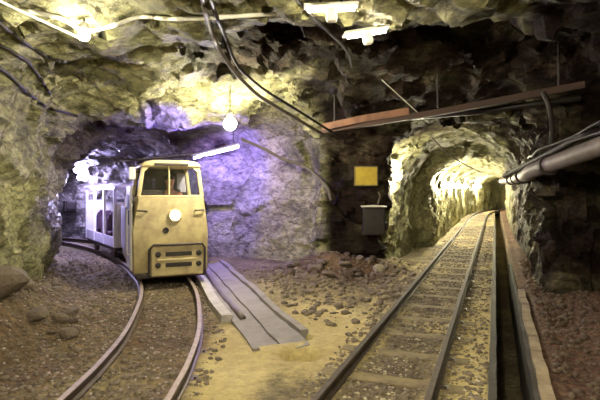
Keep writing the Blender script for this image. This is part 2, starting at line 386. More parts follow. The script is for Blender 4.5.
def surface_nets(S, org, h):
    """numpy naive surface nets; returns verts, quads (inside is S<0)"""
    ins = S < 0; nx, ny, nz = S.shape
    corners = [(i, j, k) for i in (0, 1) for j in (0, 1) for k in (0, 1)]
    sl = lambda c: tuple(slice(c[d], S.shape[d]-1+c[d]) for d in range(3))
    cnt = sum(ins[sl(c)].astype(np.int8) for c in corners)
    act = (cnt > 0) & (cnt < 8); idx = -np.ones(act.shape, np.int64); I = np.argwhere(act); idx[act] = np.arange(len(I))
    acc = np.zeros((len(I), 3)); w = np.zeros(len(I))
    val = {c: S[I[:, 0]+c[0], I[:, 1]+c[1], I[:, 2]+c[2]] for c in corners}
    for a in corners:
        for d in range(3):
            if a[d] == 0:
                bq = list(a); bq[d] = 1; bq = tuple(bq); va, vb = val[a], val[bq]
                m = (va < 0) != (vb < 0); t = np.where(m, va/np.where(m, va-vb, 1), 0)
                p = np.array(a, float)[None, :].repeat(len(I), 0); p[:, d] = t
                acc += p*m[:, None]; w += m
    V = np.array(org)+(I+acc/w[:, None])*np.array(h); Q = []
    for d in range(3):
        o1, o2 = (d+1) % 3, (d+2) % 3
        A = [slice(None)]*3; B = [slice(None)]*3
        A[d] = slice(0, -1); B[d] = slice(1, None)
        for s in (A, B):
            s[o1] = slice(1, -1); s[o2] = slice(1, -1)
        a = ins[tuple(A)]; b2 = ins[tuple(B)]; E = np.argwhere(a != b2); sgn = a[a != b2]
        if not len(E): continue
        base = E.copy(); base[:, o1] += 1; base[:, o2] += 1
        def g(d1, d2):
            q = base.copy(); q[:, o1] += d1; q[:, o2] += d2; return idx[q[:, 0], q[:, 1], q[:, 2]]
        q = np.stack([g(-1, -1), g(0, -1), g(0, 0), g(-1, 0)], 1)
        q = np.where(sgn[:, None], q[:, ::-1], q)          # normals point into the open
        Q.append(q)
    Q = np.concatenate(Q); return V, Q[(Q >= 0).all(1)]

def vnormals(V, Q):
    n = np.cross(V[Q[:, 2]]-V[Q[:, 0]], V[Q[:, 3]]-V[Q[:, 1]]); N_ = np.zeros_like(V)
    for k in range(4): np.add.at(N_, Q[:, k], n)
    return N_/np.maximum(np.linalg.norm(N_, axis=1), 1e-9)[:, None], n/np.maximum(np.linalg.norm(n, axis=1), 1e-9)[:, None]

R0 = np.array([[0.86, -0.28, 0.42], [0.36, 0.92, -0.12], [-0.36, 0.26, 0.90]])
def displace(V, Q, amp=1.0):
    n, _ = vnormals(V, Q)
    p = (V@R0.T)*np.array([1.0, 0.8, 1.5])
    d = 0.14*fbm(V*0.7, 3, 3)+0.17*facet(p*0.95, 5)+0.11*facet(p*2.2, 23)+0.045*facet(p*5.0, 41)+0.03*fbm(V*5, 9, 2)
    g = sstep(0.0, 0.5, V[:, 2])
    d = np.minimum(d*amp*(1-0.45*sstep(10.9, 12.2, V[:, 1])), 0.30)
    return V+n*(d*(0.5+0.5*g))[:, None]
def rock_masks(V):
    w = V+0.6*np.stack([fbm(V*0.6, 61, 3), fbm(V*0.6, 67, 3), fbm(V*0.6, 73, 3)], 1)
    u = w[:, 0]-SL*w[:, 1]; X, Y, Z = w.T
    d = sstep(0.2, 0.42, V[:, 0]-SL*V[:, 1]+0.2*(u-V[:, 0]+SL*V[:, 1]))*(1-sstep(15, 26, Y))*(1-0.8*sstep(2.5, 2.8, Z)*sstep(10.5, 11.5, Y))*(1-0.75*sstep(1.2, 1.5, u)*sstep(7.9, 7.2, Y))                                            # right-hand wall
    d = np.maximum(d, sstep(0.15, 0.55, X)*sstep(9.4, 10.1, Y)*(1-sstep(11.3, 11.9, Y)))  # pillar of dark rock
    d = np.maximum(d, sstep(2.75, 3.15, Z)*np.maximum(sstep(-1.55, -1.2, X)*(1-sstep(7.9, 8.4, Y)), sstep(0.0, 0.5, X))*sstep(5.4, 5.9, Y)*(1-sstep(10.6, 11.4, Y)))  # shade of the unlit roof recesses, painted into the rock colour
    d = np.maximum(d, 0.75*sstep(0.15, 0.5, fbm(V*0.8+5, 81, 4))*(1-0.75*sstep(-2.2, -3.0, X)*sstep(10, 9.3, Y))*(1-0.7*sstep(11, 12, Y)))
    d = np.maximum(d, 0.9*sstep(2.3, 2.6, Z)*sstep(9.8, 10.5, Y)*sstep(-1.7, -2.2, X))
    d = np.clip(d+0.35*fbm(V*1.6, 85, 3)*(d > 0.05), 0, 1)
    g = sstep(-0.8, -1.2, X)*sstep(10.8, 11.6, Y)*sstep(4.5, 3.0, Z)
    lil = 1-sstep(0.38, 0.55, np.sqrt(((V[:, 0]+2.62)/1.0)**2+((V[:, 1]-9.75)/1.3)**2+((V[:, 2]-2.95)/1.0)**2)+0.15*fbm(V*2, 88, 3))  # violet light on the roof bulge, painted as a lilac patch
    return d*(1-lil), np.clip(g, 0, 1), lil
def mesh_from(name, V, Q, mat, attrs=None):
    used = np.unique(Q); rm = -np.ones(len(V), np.int64); rm[used] = np.arange(len(used)); V2 = V[used]; Q2 = rm[Q]
    me = bpy.data.meshes.new(name); me.vertices.add(len(V2)); me.vertices.foreach_set('co', V2.astype(np.float32).ravel())
    me.loops.add(Q2.size); me.loops.foreach_set('vertex_index', Q2.astype(np.int32).ravel())
    me.polygons.add(len(Q2)); k = Q2.shape[1]
    me.polygons.foreach_set('loop_start', np.arange(0, Q2.size, k, dtype=np.int32)); me.polygons.foreach_set('loop_total', np.full(len(Q2), k, np.int32))
    me.update(calc_edges=True); me.validate()
    for an, av in (attrs or {}).items():
        at_ = me.attributes.new(an, 'FLOAT', 'POINT'); at_.data.foreach_set('value', av[used].astype(np.float32))
    return me

def cave():
    # near part
    h = 0.075
    xs = np.arange(-12.4, 8.0, h); ys = np.arange(-2.6, 18.6, h); zs = np.arange(-0.9, 5.0, h)
    XY = np.meshgrid(xs, ys, indexing='ij')
    pd = poly_sd(*XY)[:, :, None]; ch = ceil_h(*XY)[:, :, None]; ld = path_dist(*XY)[:, :, None]
    X = XY[0][:, :, None]; Y = XY[1][:, :, None]; Z = zs[None, None, :]
    a = smax(pd, Z-ch, 1.0)
    t = np.maximum(tunnel_sd(X, Y, Z), 10.2-Y)
    l = np.maximum(archd(ld, Z, 1.78, 1.5, 2.95), 7.0-Y)
    S = smin(smin(a, t, 0.35), l, 0.3).astype(np.float32)
    S = np.maximum(S, -2.0-Y)
    V, Q = surface_nets(S, (xs[0], ys[0], zs[0]), (h, h, h)); V = displace(V, Q)
    # far part, in sheared coordinates along the straight tunnel
    hu, hy, hz = 0.14, 0.20, 0.14
    us = np.arange(-3.6, 5.4, hu); ys2 = np.arange(18.3, 56, hy); zs2 = np.arange(-0.6, 3.6, hz)
    U, Y2, Z2 = np.meshgrid(us, ys2, zs2, indexing='ij')
    S2 = tunnel_sd(U+SL*Y2, Y2, Z2); S2 = np.maximum(S2, Y2-55)
    V2, Q2 = surface_nets(S2, (us[0], ys2[0], zs2[0]), (hu, hy, hz)); V2[:, 0] += SL*V2[:, 1]; V2 = displace(V2, Q2, 0.85)
    V = np.concatenate([V, V2]); Q = np.concatenate([Q, Q2+len(V)-len(V2)])
    keep = V[Q][:, :, 2].max(1) > -0.45; Q = Q[keep]
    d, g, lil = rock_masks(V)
    _, fn = vnormals(V, Q); c = V[Q].mean(1); u = c[:, 0]-SL*c[:, 1]
    nx = fn[:, 0]-SL*fn[:, 1]
    is_c = ((fn[:, 2] < -0.55) & (c[:, 2] > 2.2)) | (c[:, 2] > 3.25)
    is_f = (fn[:, 2] > 0.8) & (c[:, 2] < -0.2)
    side = np.full(len(Q), 2)                              # 0 left, 1 right, 2 centre (pillar and the wall behind the train), 3 rear
    side[(u > -0.2)] = 1
    side[(u <= -0.2) & (c[:, 1] > 12.0) & (c[:, 0] > 1.0)] = 2
    pdl = (c[:, 0] < -3.2) & ((c[:, 1] < 9.5) | (c[:, 0]+3.0 < -(c[:, 1]-9.0)*0.8))
    side[pdl] = 0
    side[(c[:, 1] < -1.4)] = 3
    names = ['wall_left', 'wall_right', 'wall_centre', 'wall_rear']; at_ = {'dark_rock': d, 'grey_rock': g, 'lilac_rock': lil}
    out = []
    for i, nme in enumerate(names):
        m = (side == i) & ~is_c & ~is_f
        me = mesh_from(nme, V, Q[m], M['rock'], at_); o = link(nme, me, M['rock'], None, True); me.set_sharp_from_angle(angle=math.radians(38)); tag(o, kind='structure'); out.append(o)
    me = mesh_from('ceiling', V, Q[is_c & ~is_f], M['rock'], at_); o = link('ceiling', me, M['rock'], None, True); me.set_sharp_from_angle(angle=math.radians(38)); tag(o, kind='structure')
    return V, Q
CV, CQ = cave()
bvh = BVHTree.FromPolygons([tuple(v) for v in CV], [tuple(q) for q in CQ])
def hit(o, d, far=60):
    r = bvh.ray_cast(Vector(o), Vector(d).normalized(), far); return r[0], r[1]
def roof(x, y, z0=1.5):
    p, n = hit((x, y, z0), (0, 0, 1)); return p.z if p else 3.4
def on_rock(px, py, off=0.03):
    """the rock point seen at that place, lifted off its surface"""
    o = Vector((0, 0, 1.74)); p, n = hit(o, at(px, py, 1.0)-o)
    return p-(p-o).normalized()*off

# ------------------------------------------------------------------ floor
def tr_x(y): return -0.985+SL*y                          # centre of the straight track
CH_A = Vector((-2.10, 11.6)); CH_B = Vector((-0.02, 5.15))   # the drain channel
def chan(X, Y):
    e = CH_B-CH_A; Ln = e.length; e = e/Ln; s = (X-CH_A.x)*e.x+(Y-CH_A.y)*e.y; t = (X-CH_A.x)*(-e.y)+(Y-CH_A.y)*e.x
    return s, t, Ln                                        # t > 0 on the right of the channel seen from the camera
def floor_z(X, Y):
    p = np.stack([X, Y, 0*X], 1); u = X-SL*Y
    z = -0.05+0.035*fbm(p*0.9, 101, 3)+0.018*fbm(p*6, 111, 3)
    pdv = poly_sd(X, Y); tl = path_dist(X, Y)
    edge = sstep(0.75, 0.05, -pdv)*(Y < 11)*(u < 0.1)
    z = z+edge*(0.22+0.15*fbm(p*1.8, 121, 3))
    z = z+0.30*gauss(X, Y, -3.75, 6.3, 0.6, 1.2)+0.22*gauss(X, Y, 0.6, 10.6, 1.0, 0.45)+0.12*gauss(X, Y, 0.1, 9.2, 0.8, 0.9)
    # keep the tracks level
    k1 = sstep(0.95, 0.65, np.abs(u+0.985)); z = z*(1-k1)+k1*(-0.055+0.012*fbm(p*7, 131, 2))
    k2 = sstep(0.95, 0.6, np.where(Y > 6, tl, np.abs(X+1.5)))
    z = z*(1-k2)+k2*(-0.055+0.012*fbm(p*7, 131, 2))
    # ditch between straight track and right-hand wall
    z = np.where(u > -0.25, np.where(u > 0.6, -0.02+0.05*fbm(p*2.5, 141, 3)+0.12*sstep(0.9, 1.6, u), z*0.3-0.03), z)
    z = np.where((u > 0.0) & (u < 0.40), -0.85, z)
    # drain channel
    s, t, Ln = chan(X, Y)
    inside = (s > -0.6) & (s < Ln-0.66) & (t > -0.34) & (t < 0.38)
    z = np.where(inside, np.minimum(z, -0.30), z)
    pit = gauss(X, Y, 0.02, 5.43, 0.14, 0.13); z = z-0.42*pit*(s > Ln-0.62)
    return z
def make_floor():
    us = np.unique(np.round(np.concatenate([np.arange(-14, -6.0, 0.12), np.arange(-6.0, -0.02, 0.05), [-0.01, 0.01, 0.05, 0.1, 0.2, 0.3, 0.38, 0.40, 0.42], np.arange(0.46, 1.9, 0.06), np.arange(1.95, 5.5, 0.2)]), 4))
    ys = np.concatenate([np.arange(-2.2, 3.4, 0.12), np.arange(3.4, 13, 0.05), np.arange(13, 20, 0.12), np.arange(20, 56, 0.4)])
    U, Y = np.meshgrid(us, ys, indexing='ij'); X = U+SL*Y; sh = X.shape
    X = X.ravel(); Y = Y.ravel(); z = floor_z(X, Y); V = np.stack([X, Y, z], 1)
    sd = np.minimum(np.minimum(poly_sd(X, Y), np.maximum(path_dist(X, Y)-1.78, 7-Y)), np.maximum(tunnel_sd(X, Y, 0*X+0.3), 10.2-Y))
    I = np.arange(len(X)).reshape(sh)
    Q = np.stack([I[:-1, :-1], I[1:, :-1], I[1:, 1:], I[:-1, 1:]], -1).reshape(-1, 4)
    Q = Q[sd[Q].min(1) < 0.42]
    p = V*1.0; u = X-SL*Y; s, t, Ln = chan(X, Y)
    n = 0.35*fbm(p*1.3, 151, 4)
    sand = np.maximum(sstep(-0.5, 0.3, gauss(X, Y, 0.25, 6.4, 0.75, 1.3)*1.4-0.35+n), sstep(0, 0.5, gauss(X, Y, -0.65, 5.2, 0.5, 1.7)*1.2-0.3+n))
    sand = np.maximum(sand, sstep(0.0, 0.4, gauss(u, Y, -0.25, 6, 0.26, 3.5)-0.35+n))
    sand = sand*(np.abs(u+0.985) > 0.3)*(u < 0.02)
    sand = np.maximum(sand, 0.75*sstep(0.0, 0.35, fbm(p*1.7, 161, 4))*(np.abs(u+0.985) < 1.0))
    red = np.maximum(sstep(0.3, 0.5, u), 0.75*sstep(0.2, 0.6, gauss(X, Y, 0.6, 10.3, 1.3, 0.9)+n))
    red = np.maximum(red, np.clip(0.36+0.5*fbm(p*1.1, 171, 4), 0, 0.75)*sstep(-0.95, -1.15, np.where(Y > 6.5, X+(Y-6.5)*0.28, X))*(u < -0.9)*sstep(13, 11, Y))
    me = mesh_from('floor', V, Q, M['ground'], {'sand': sand, 'red_earth': red})
    o = link('floor', me, M['ground'], None, True); tag(o, kind='structure'); return V, Q
FV, FQ = make_floor()
fbvh = BVHTree.FromPolygons([tuple(v) for v in FV], [tuple(q) for q in FQ])
def fz(x, y):
    p = fbvh.ray_cast(Vector((x, y, 2.0)), Vector((0, 0, -1)), 4)[0]; return p.z if p else -0.05

# ditch lining and kerb (setting)
def ustrip(u0, u1, z0, z1, y0, y1, name, mat, wob=0.0):
    mb = MB(); ys = np.arange(y0, y1, 0.35); A = []
    rnd = random.Random(len(name)*7+int(name[-1]))
    for y in ys:
        a = rnd.uniform(-wob, wob); bb = rnd.uniform(-wob, wob)
        A.append([mb.bm.verts.new((u+SL*y+a, y, z+bb*(z > -0.3))) for u, z in ((u0, z0), (u1, z0), (u1, z1), (u0, z1))])
    for P, Qq in zip(A, A[1:]):
        for i in range(4):
            j = (i+1) % 4; mb.bm.faces.new((P[i], P[j], Qq[j], Qq[i]))
    mb.bm.faces.new(A[0][::-1]); mb.bm.faces.new(A[-1])
    return tag(mb.build(name, mat), kind='structure')
ustrip(0.385, 0.50, -0.85, 0.0, 2.0, 9.0, 'trim_1', M['kerb'], 0.012)
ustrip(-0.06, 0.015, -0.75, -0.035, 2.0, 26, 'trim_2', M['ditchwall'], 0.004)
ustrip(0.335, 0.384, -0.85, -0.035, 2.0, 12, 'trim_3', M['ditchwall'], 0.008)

# ------------------------------------------------------------------ tracks
RAIL = [(-0.045, 0), (0.045, 0), (0.045, 0.012), (0.010, 0.022), (0.010, 0.072), (0.028, 0.080), (0.028, 0.100), (-0.028, 0.100), (-0.028, 0.080), (-0.010, 0.072), (-0.010, 0.022), (-0.045, 0.012)]
RZ = -0.042
def rail(pts, label, group, top='railtop'):
    root = empty('rail', pts[0], 0, label, 'rail', group); o = Vector(pts[0]); q = [Vector(p)-o for p in pts]
    MB().sweep(q, RAIL).build('rail_body', M['rail'], root)
    hd = MB().sweep([p+Vector((0, 0, 0.1005)) for p in q], [(-0.026, 0), (0.026, 0), (0.024, 0.006), (-0.024, 0.006)]).build('running_surface', M[top], root)
    if top == 'railtop': tag(hd, 'worn paler running surface')
g2 = 0.45
def straight_pts(off):
    P = []
    for y in list(np.arange(2.4, 26, 0.8))+list(np.arange(26, 53, 1.5)):
        k2 = float(sstep(26, 50, np.array(y))); P.append((tr_x(y)+off+3.0*k2*k2, y, RZ))
    return P
rail(straight_pts(-g2), 'left rail of the straight track into the lit tunnel', 'rails of the straight track', 'darkrailtop')
rail(straight_pts(g2), 'right rail of the straight track, nearest the ditch', 'rails of the straight track', 'darkrailtop')
PS = spline([Vector((x, y, 0)) for x, y in [(-1.47, 2.4)]+[tuple(p) for p in PATH[1:]]], 8)
def offset_path(d, z):
    out = []
    for i, p in enumerate(PS):
        t = (PS[min(i+1, len(PS)-1)]-PS[max(i-1, 0)]).normalized(); out.append(p+Vector((t.y, -t.x, 0))*d+Vector((0, 0, z)))
    return out
rail(offset_path(-0.425, RZ), 'curved outer left rail running back beside the train', 'rails of the curved track')
rail(offset_path(0.425, RZ), 'curved right rail disappearing under the front of the locomotive', 'rails of the curved track')
def sleeper_proto():
    root = empty('sleeper', (0, 0, 0))
    MB().box((0, 0, -0.05), (1.36, 0.20, 0.12), 0.012).build('timber', M['wood'], root)
    for s in (-1, 1):
        MB().box((s*g2, 0, 0.012), (0.17, 0.12, 0.010), 0.003).cyl((s*(g2-0.06), 0.03, 0.015), (s*(g2-0.06), 0.03, 0.035), 0.014, seg=6).cyl((s*(g2+0.06), -0.03, 0.015), (s*(g2+0.06), -0.03, 0.035), 0.014, seg=6).build('rail_plate', M['rail'], root)
    return root
def copy_tree(o, parent=None):
    c = o.copy(); C.objects.link(c)
    if parent: c.parent = parent
    for ch in list(o.children): copy_tree(ch, c)
    return c
sp = sleeper_proto(); first = True
for i in range(28):
    y = 3.95+i*0.72
    o = sp if first else copy_tree(sp); first = False
    o.location = (tr_x(y), y, -0.056+random.uniform(-0.004, 0.002)); o.rotation_euler = (0, 0, -math.atan(SL)+random.uniform(-0.02, 0.02))
    tag(o, 'weathered timber sleeper under the straight track beside the ditch', 'sleeper', 'sleepers of the straight track')
sarc = [0.0]
for a, b in zip(PS, PS[1:]): sarc.append(sarc[-1]+(b-a).length)
def path_at(s):
    for i in range(len(PS)-1):
        if sarc[i+1] >= s:
            t = (s-sarc[i])/(sarc[i+1]-sarc[i]); return PS[i].lerp(PS[i+1], t), (PS[i+1]-PS[i]).normalized()
    return PS[-1].copy(), (PS[-1]-PS[-2]).normalized()
for i in range(15):
    p, t = path_at(1.55+i*0.75); o = copy_tree(sp)
    o.location = (p.x, p.y, -0.070+random.uniform(-0.006, 0.003)); o.rotation_euler = (0, 0, math.atan2(-t.x, t.y)+random.uniform(-0.02, 0.02))
    tag(o, 'half-buried timber sleeper under the curved track leading to the train', 'sleeper', 'sleepers of the curved track')

# ------------------------------------------------------------------ drain channel and its pipe
e2 = (CH_B-CH_A); LN = e2.length; e2 = e2/LN; n2 = Vector((-e2.y, e2.x))
def chp(s, t, z): p = CH_A+e2*s+n2*t; return Vector((p.x, p.y, z))
ch = empty('drainage_channel', (CH_A.x, CH_A.y, -0.3), 0, 'grey concrete drainage channel sloping forward from beside the train to a small pit', 'drain')
def chbar(t0, t1, z0, z1, name, mat, s0=-0.5, s1=LN-0.45, wob=0.0, label=None, tilt=0.0):
    mb = MB(); rows = []; n = 16
    for i in range(n+1):
        s = s0+(s1-s0)*i/n; a = random.uniform(-wob, wob); zz = random.uniform(-wob, wob)*0.4
        rows.append([mb.bm.verts.new(chp(s, t, z)-Vector((CH_A.x, CH_A.y, -0.3))) for t, z in ((t0+a, z0), (t1+a, z0), (t1+a, z1+zz+tilt), (t0+a, z1+zz))])
    for P, Q in zip(rows, rows[1:]):
        for i in range(4):
            j = (i+1) % 4; mb.bm.faces.new((P[i], P[j], Q[j], Q[i]))
    mb.bm.faces.new(rows[0][::-1]); mb.bm.faces.new(rows[-1])
    return tag(mb.build(name, mat, ch), label)
chbar(-0.33, 0.34, -0.33, -0.16, 'channel_bed', M['greyconc'], wob=0.01, tilt=0.05)
chbar(-0.37, -0.29, -0.33, -0.02, 'side_wall', M['greyconc'], wob=0.012)
chbar(0.30, 0.40, -0.33, 0.0, 'side_wall', M['greyconc'], wob=0.02, s1=LN-0.9)
chbar(0.02, 0.31, -0.2, -0.10, 'cover_slab', M['greyconc'], wob=0.012, s1=LN-0.5, tilt=0.05)
pp = [chp(s, -0.16+0.02*math.sin(s*1.7), -0.125) for s in np.linspace(-0.4, 4.6, 14)]
tag(MB().tube(pp, 0.045, 10).build('drain_pipe', M['pipe'], smooth=True), 'thin grey pipe lying along the bottom of the drainage channel', 'pipe')
kb = MB()
pk = [chp(s, -0.44-0.02*math.sin(s*2), 0.015) for s in np.linspace(-0.4, 5.0, 12)]
tag(MB().sweep([p-Vector((0, 0, 0.06)) for p in pk], [(-0.09, -0.1), (0.09, -0.1), (0.08, 0.08), (-0.07, 0.08)]).build('kerb', M['palekerb'], None), 'pale grey kerb between the locomotive and the drainage channel', 'kerb')

# ------------------------------------------------------------------ locomotive
def locomotive():
    root = empty('mine_locomotive', (-2.30, 8.95, 0.045), 0.40, 'cream yellow mine locomotive with lit headlamp at the head of the train', 'locomotive')
    LB = 3.0
    # lower body: cream hood with rounded corners, tapering upward
    def loft(secs, y0, y1, name, mat, bev=0.03):
        mb = MB(); mb.prism(secs, y0, y1, bev); return mb.build(name, mat, root, angle=35)
    body = [(-0.60, 0.14), (0.60, 0.14), (0.655, 0.22), (0.655, 0.95), (0.59, 1.53), (-0.59, 1.53), (-0.655, 0.95), (-0.655, 0.22)]
    loft(body, 0.0, LB, 'body', M['cream'], 0.035)
    # cab: pillars, roof, back wall
    def pillar(xb, xt, y, w=0.07): MB().prism([(xb-w/2, 1.54), (xb+w/2, 1.54), (xt+w/2, 2.09), (xt-w/2, 2.09)], y, y+0.07, 0.012).build('cab_pillar', M['creampale'], root)
    for s in (-1, 1):
        pillar(s*0.555, s*0.48, 0.03); pillar(s*0.555, s*0.48, 1.25); 
    pillar(-0.035, -0.035, 0.035, 0.028)
    roofp = [(-0.52, 2.075), (0.52, 2.075), (0.52, 2.10), (0.45, 2.165), (0.30, 2.19), (-0.30, 2.19), (-0.45, 2.165), (-0.52, 2.10)]
    loft(roofp, -0.02, 1.42, 'cab_roof', M['creampale'], 0.02)
    MB().box((0, -0.01, 2.115), (0.60, 0.05, 0.045), 0.01).build('light_bar', M['dkmetal'], root)
    # window frame and glass
    fr = MB()
    fr.prism([(-0.575, 1.515), (0.575, 1.515), (0.565, 1.565), (-0.565, 1.565)], 0.005, 0.06, 0.01)
    for s in (-1, 1): fr.prism([(s*0.50, 2.085), (s*0.36, 2.085), (s*0.51, 1.94)], 0.02, 0.06)
    fr.build('window_frame', M['creampale'], root)
    MB().prism([(-0.545, 1.56), (0.545, 1.56), (0.475, 2.085), (-0.475, 2.085)], 0.058, 0.066).build('windscreen', M['glass'], root)
    bk = MB().prism([(-0.57, 1.53), (0.57, 1.53), (0.48, 2.085), (-0.48, 2.085)], 1.33, 1.37).build('cab_back_wall', M['black'], root)
    wz = MB().box((0.40, 1.318, 1.80), (0.19, 0.02, 0.38), 0.01).build('rear_window', M['lilac'], bk); tag(wz, 'pale lilac pane at the right of the cab')
    # headlamp
    hl = MB().lathe((0.06, 0.0, 1.205), [(0.115, -0.02), (0.12, 0.03), (0.105, 0.045), (0.092, 0.035)], (0, -1, 0), 24).build('headlamp', M['creampale'], root, smooth=True)
    MB().lathe((0.06, -0.036, 1.205), [(0.088, 0), (0.086, 0.008), (0.055, 0.02), (0.01, 0.024)], (0, -1, 0), 24).build('lamp_lens', M['glow_head'], hl, smooth=True)
    # grab handles, vent hole, buffer panel
    for s in (-1, 1):
        MB().tube([(s*0.58, 0.0, 1.30), (s*0.57, -0.05, 1.30), (s*0.43, -0.05, 1.29), (s*0.42, 0.0, 1.29)], 0.014).build('grab_handle', M['dkmetal'], root)
    MB().lathe((-0.10, -0.002, 0.94), [(0.055, -0.01), (0.055, 0.012), (0.042, 0.014), (0.040, 0.002)], (0, -1, 0), 16).build('coupling_socket', M['black'], root)
    fp = MB(); y0 = -0.06
    fp.box((0.09, y0, 0.42), (0.92, 0.13, 0.56), 0.03); bp = fp.build('buffer_panel', M['cream'], root)
    MB().tube([(-0.40, -0.135, 0.16), (-0.395, -0.14, 0.62), (-0.33, -0.145, 0.70), (0.52, -0.145, 0.70), (0.57, -0.14, 0.62), (0.57, -0.135, 0.16)], 0.022).build('guard_rail', M['dkmetal'], bp)
    for z in (0.53, 0.34):
        MB().box((0.11, -0.128, z), (0.46, 0.02, 0.075), 0.008).build('slot', M['black'], bp)
        for x in (-0.25, 0.46): MB().lathe((x, -0.125, z), [(0.05, 0), (0.05, 0.012), (0.03, 0.02)], (0, -1, 0), 14).build('bolt_cover', M['black'], bp)
    MB().box((0.09, -0.132, 0.435), (0.70, 0.014, 0.03), 0.004).build('trim_strip', M['creampale'], bp)
    MB().box((0, -0.02, 0.155), (1.24, 0.10, 0.09), 0.02).build('skirt', M['dkmetal'], root)
    # left flank: white side panel with door and dark ports
    fl = MB().box((-0.672, 0.62, 0.98), (0.04, 0.95, 1.50), 0.012).build('side_panel', M['white'], root); tag(fl, 'pale white cab side panel')
    MB().box((-0.695, 0.66, 1.30), (0.012, 0.55, 0.55), 0.004).build('side_window', M['black'], fl)
    MB().tube([(-0.69, 0.25, 0.5), (-0.74, 0.25, 0.52), (-0.74, 0.25, 1.30), (-0.69, 0.25, 1.32)], 0.014).build('hand_rail', M['white'], fl)
    MB().box((-0.675, 2.15, 0.85), (0.03, 1.5, 0.9), 0.008).build('engine_cover', M['lilac'], root)
    for s in (-1,):
        MB().box((s*0.665, 0.06, 1.95), (0.11, 0.05, 0.22), 0.015).build('mirror', M['white'] if s < 0 else M['dkmetal'], root)
        MB().tube([(s*0.52, 0.07, 1.98), (s*0.61, 0.06, 1.98)], 0.012).build('mirror_arm', M['dkmetal'], root)
    for y in (0.75, 2.25):
        for s in (-1, 1):
            MB().lathe((s*0.43-0.03*s, y, 0.255), [(0.235, -0.02), (0.235, 0), (0.21, 0.01), (0.21, 0.07), (0.06, 0.08), (0.05, 0.1)], (s, 0, 0), 24).build('wheel', M['rail'], root)
    # cab interior
    MB().box((0.10, 0.92, 1.00), (0.50, 0.42, 0.10), 0.03).box((0.10, 1.15, 1.35), (0.50, 0.08, 0.65), 0.03).build('driver_seat', M['black'], root)
    MB().box((-0.30, 0.24, 1.60), (0.40, 0.22, 0.12), 0.02).cyl((-0.28, 0.24, 1.60), (-0.28, 0.20, 1.82), 0.016).ico((-0.28, 0.20, 1.83), 0.032, 1).build('control_desk', M['dkmetal'], root)
    return root
LOCO = locomotive()

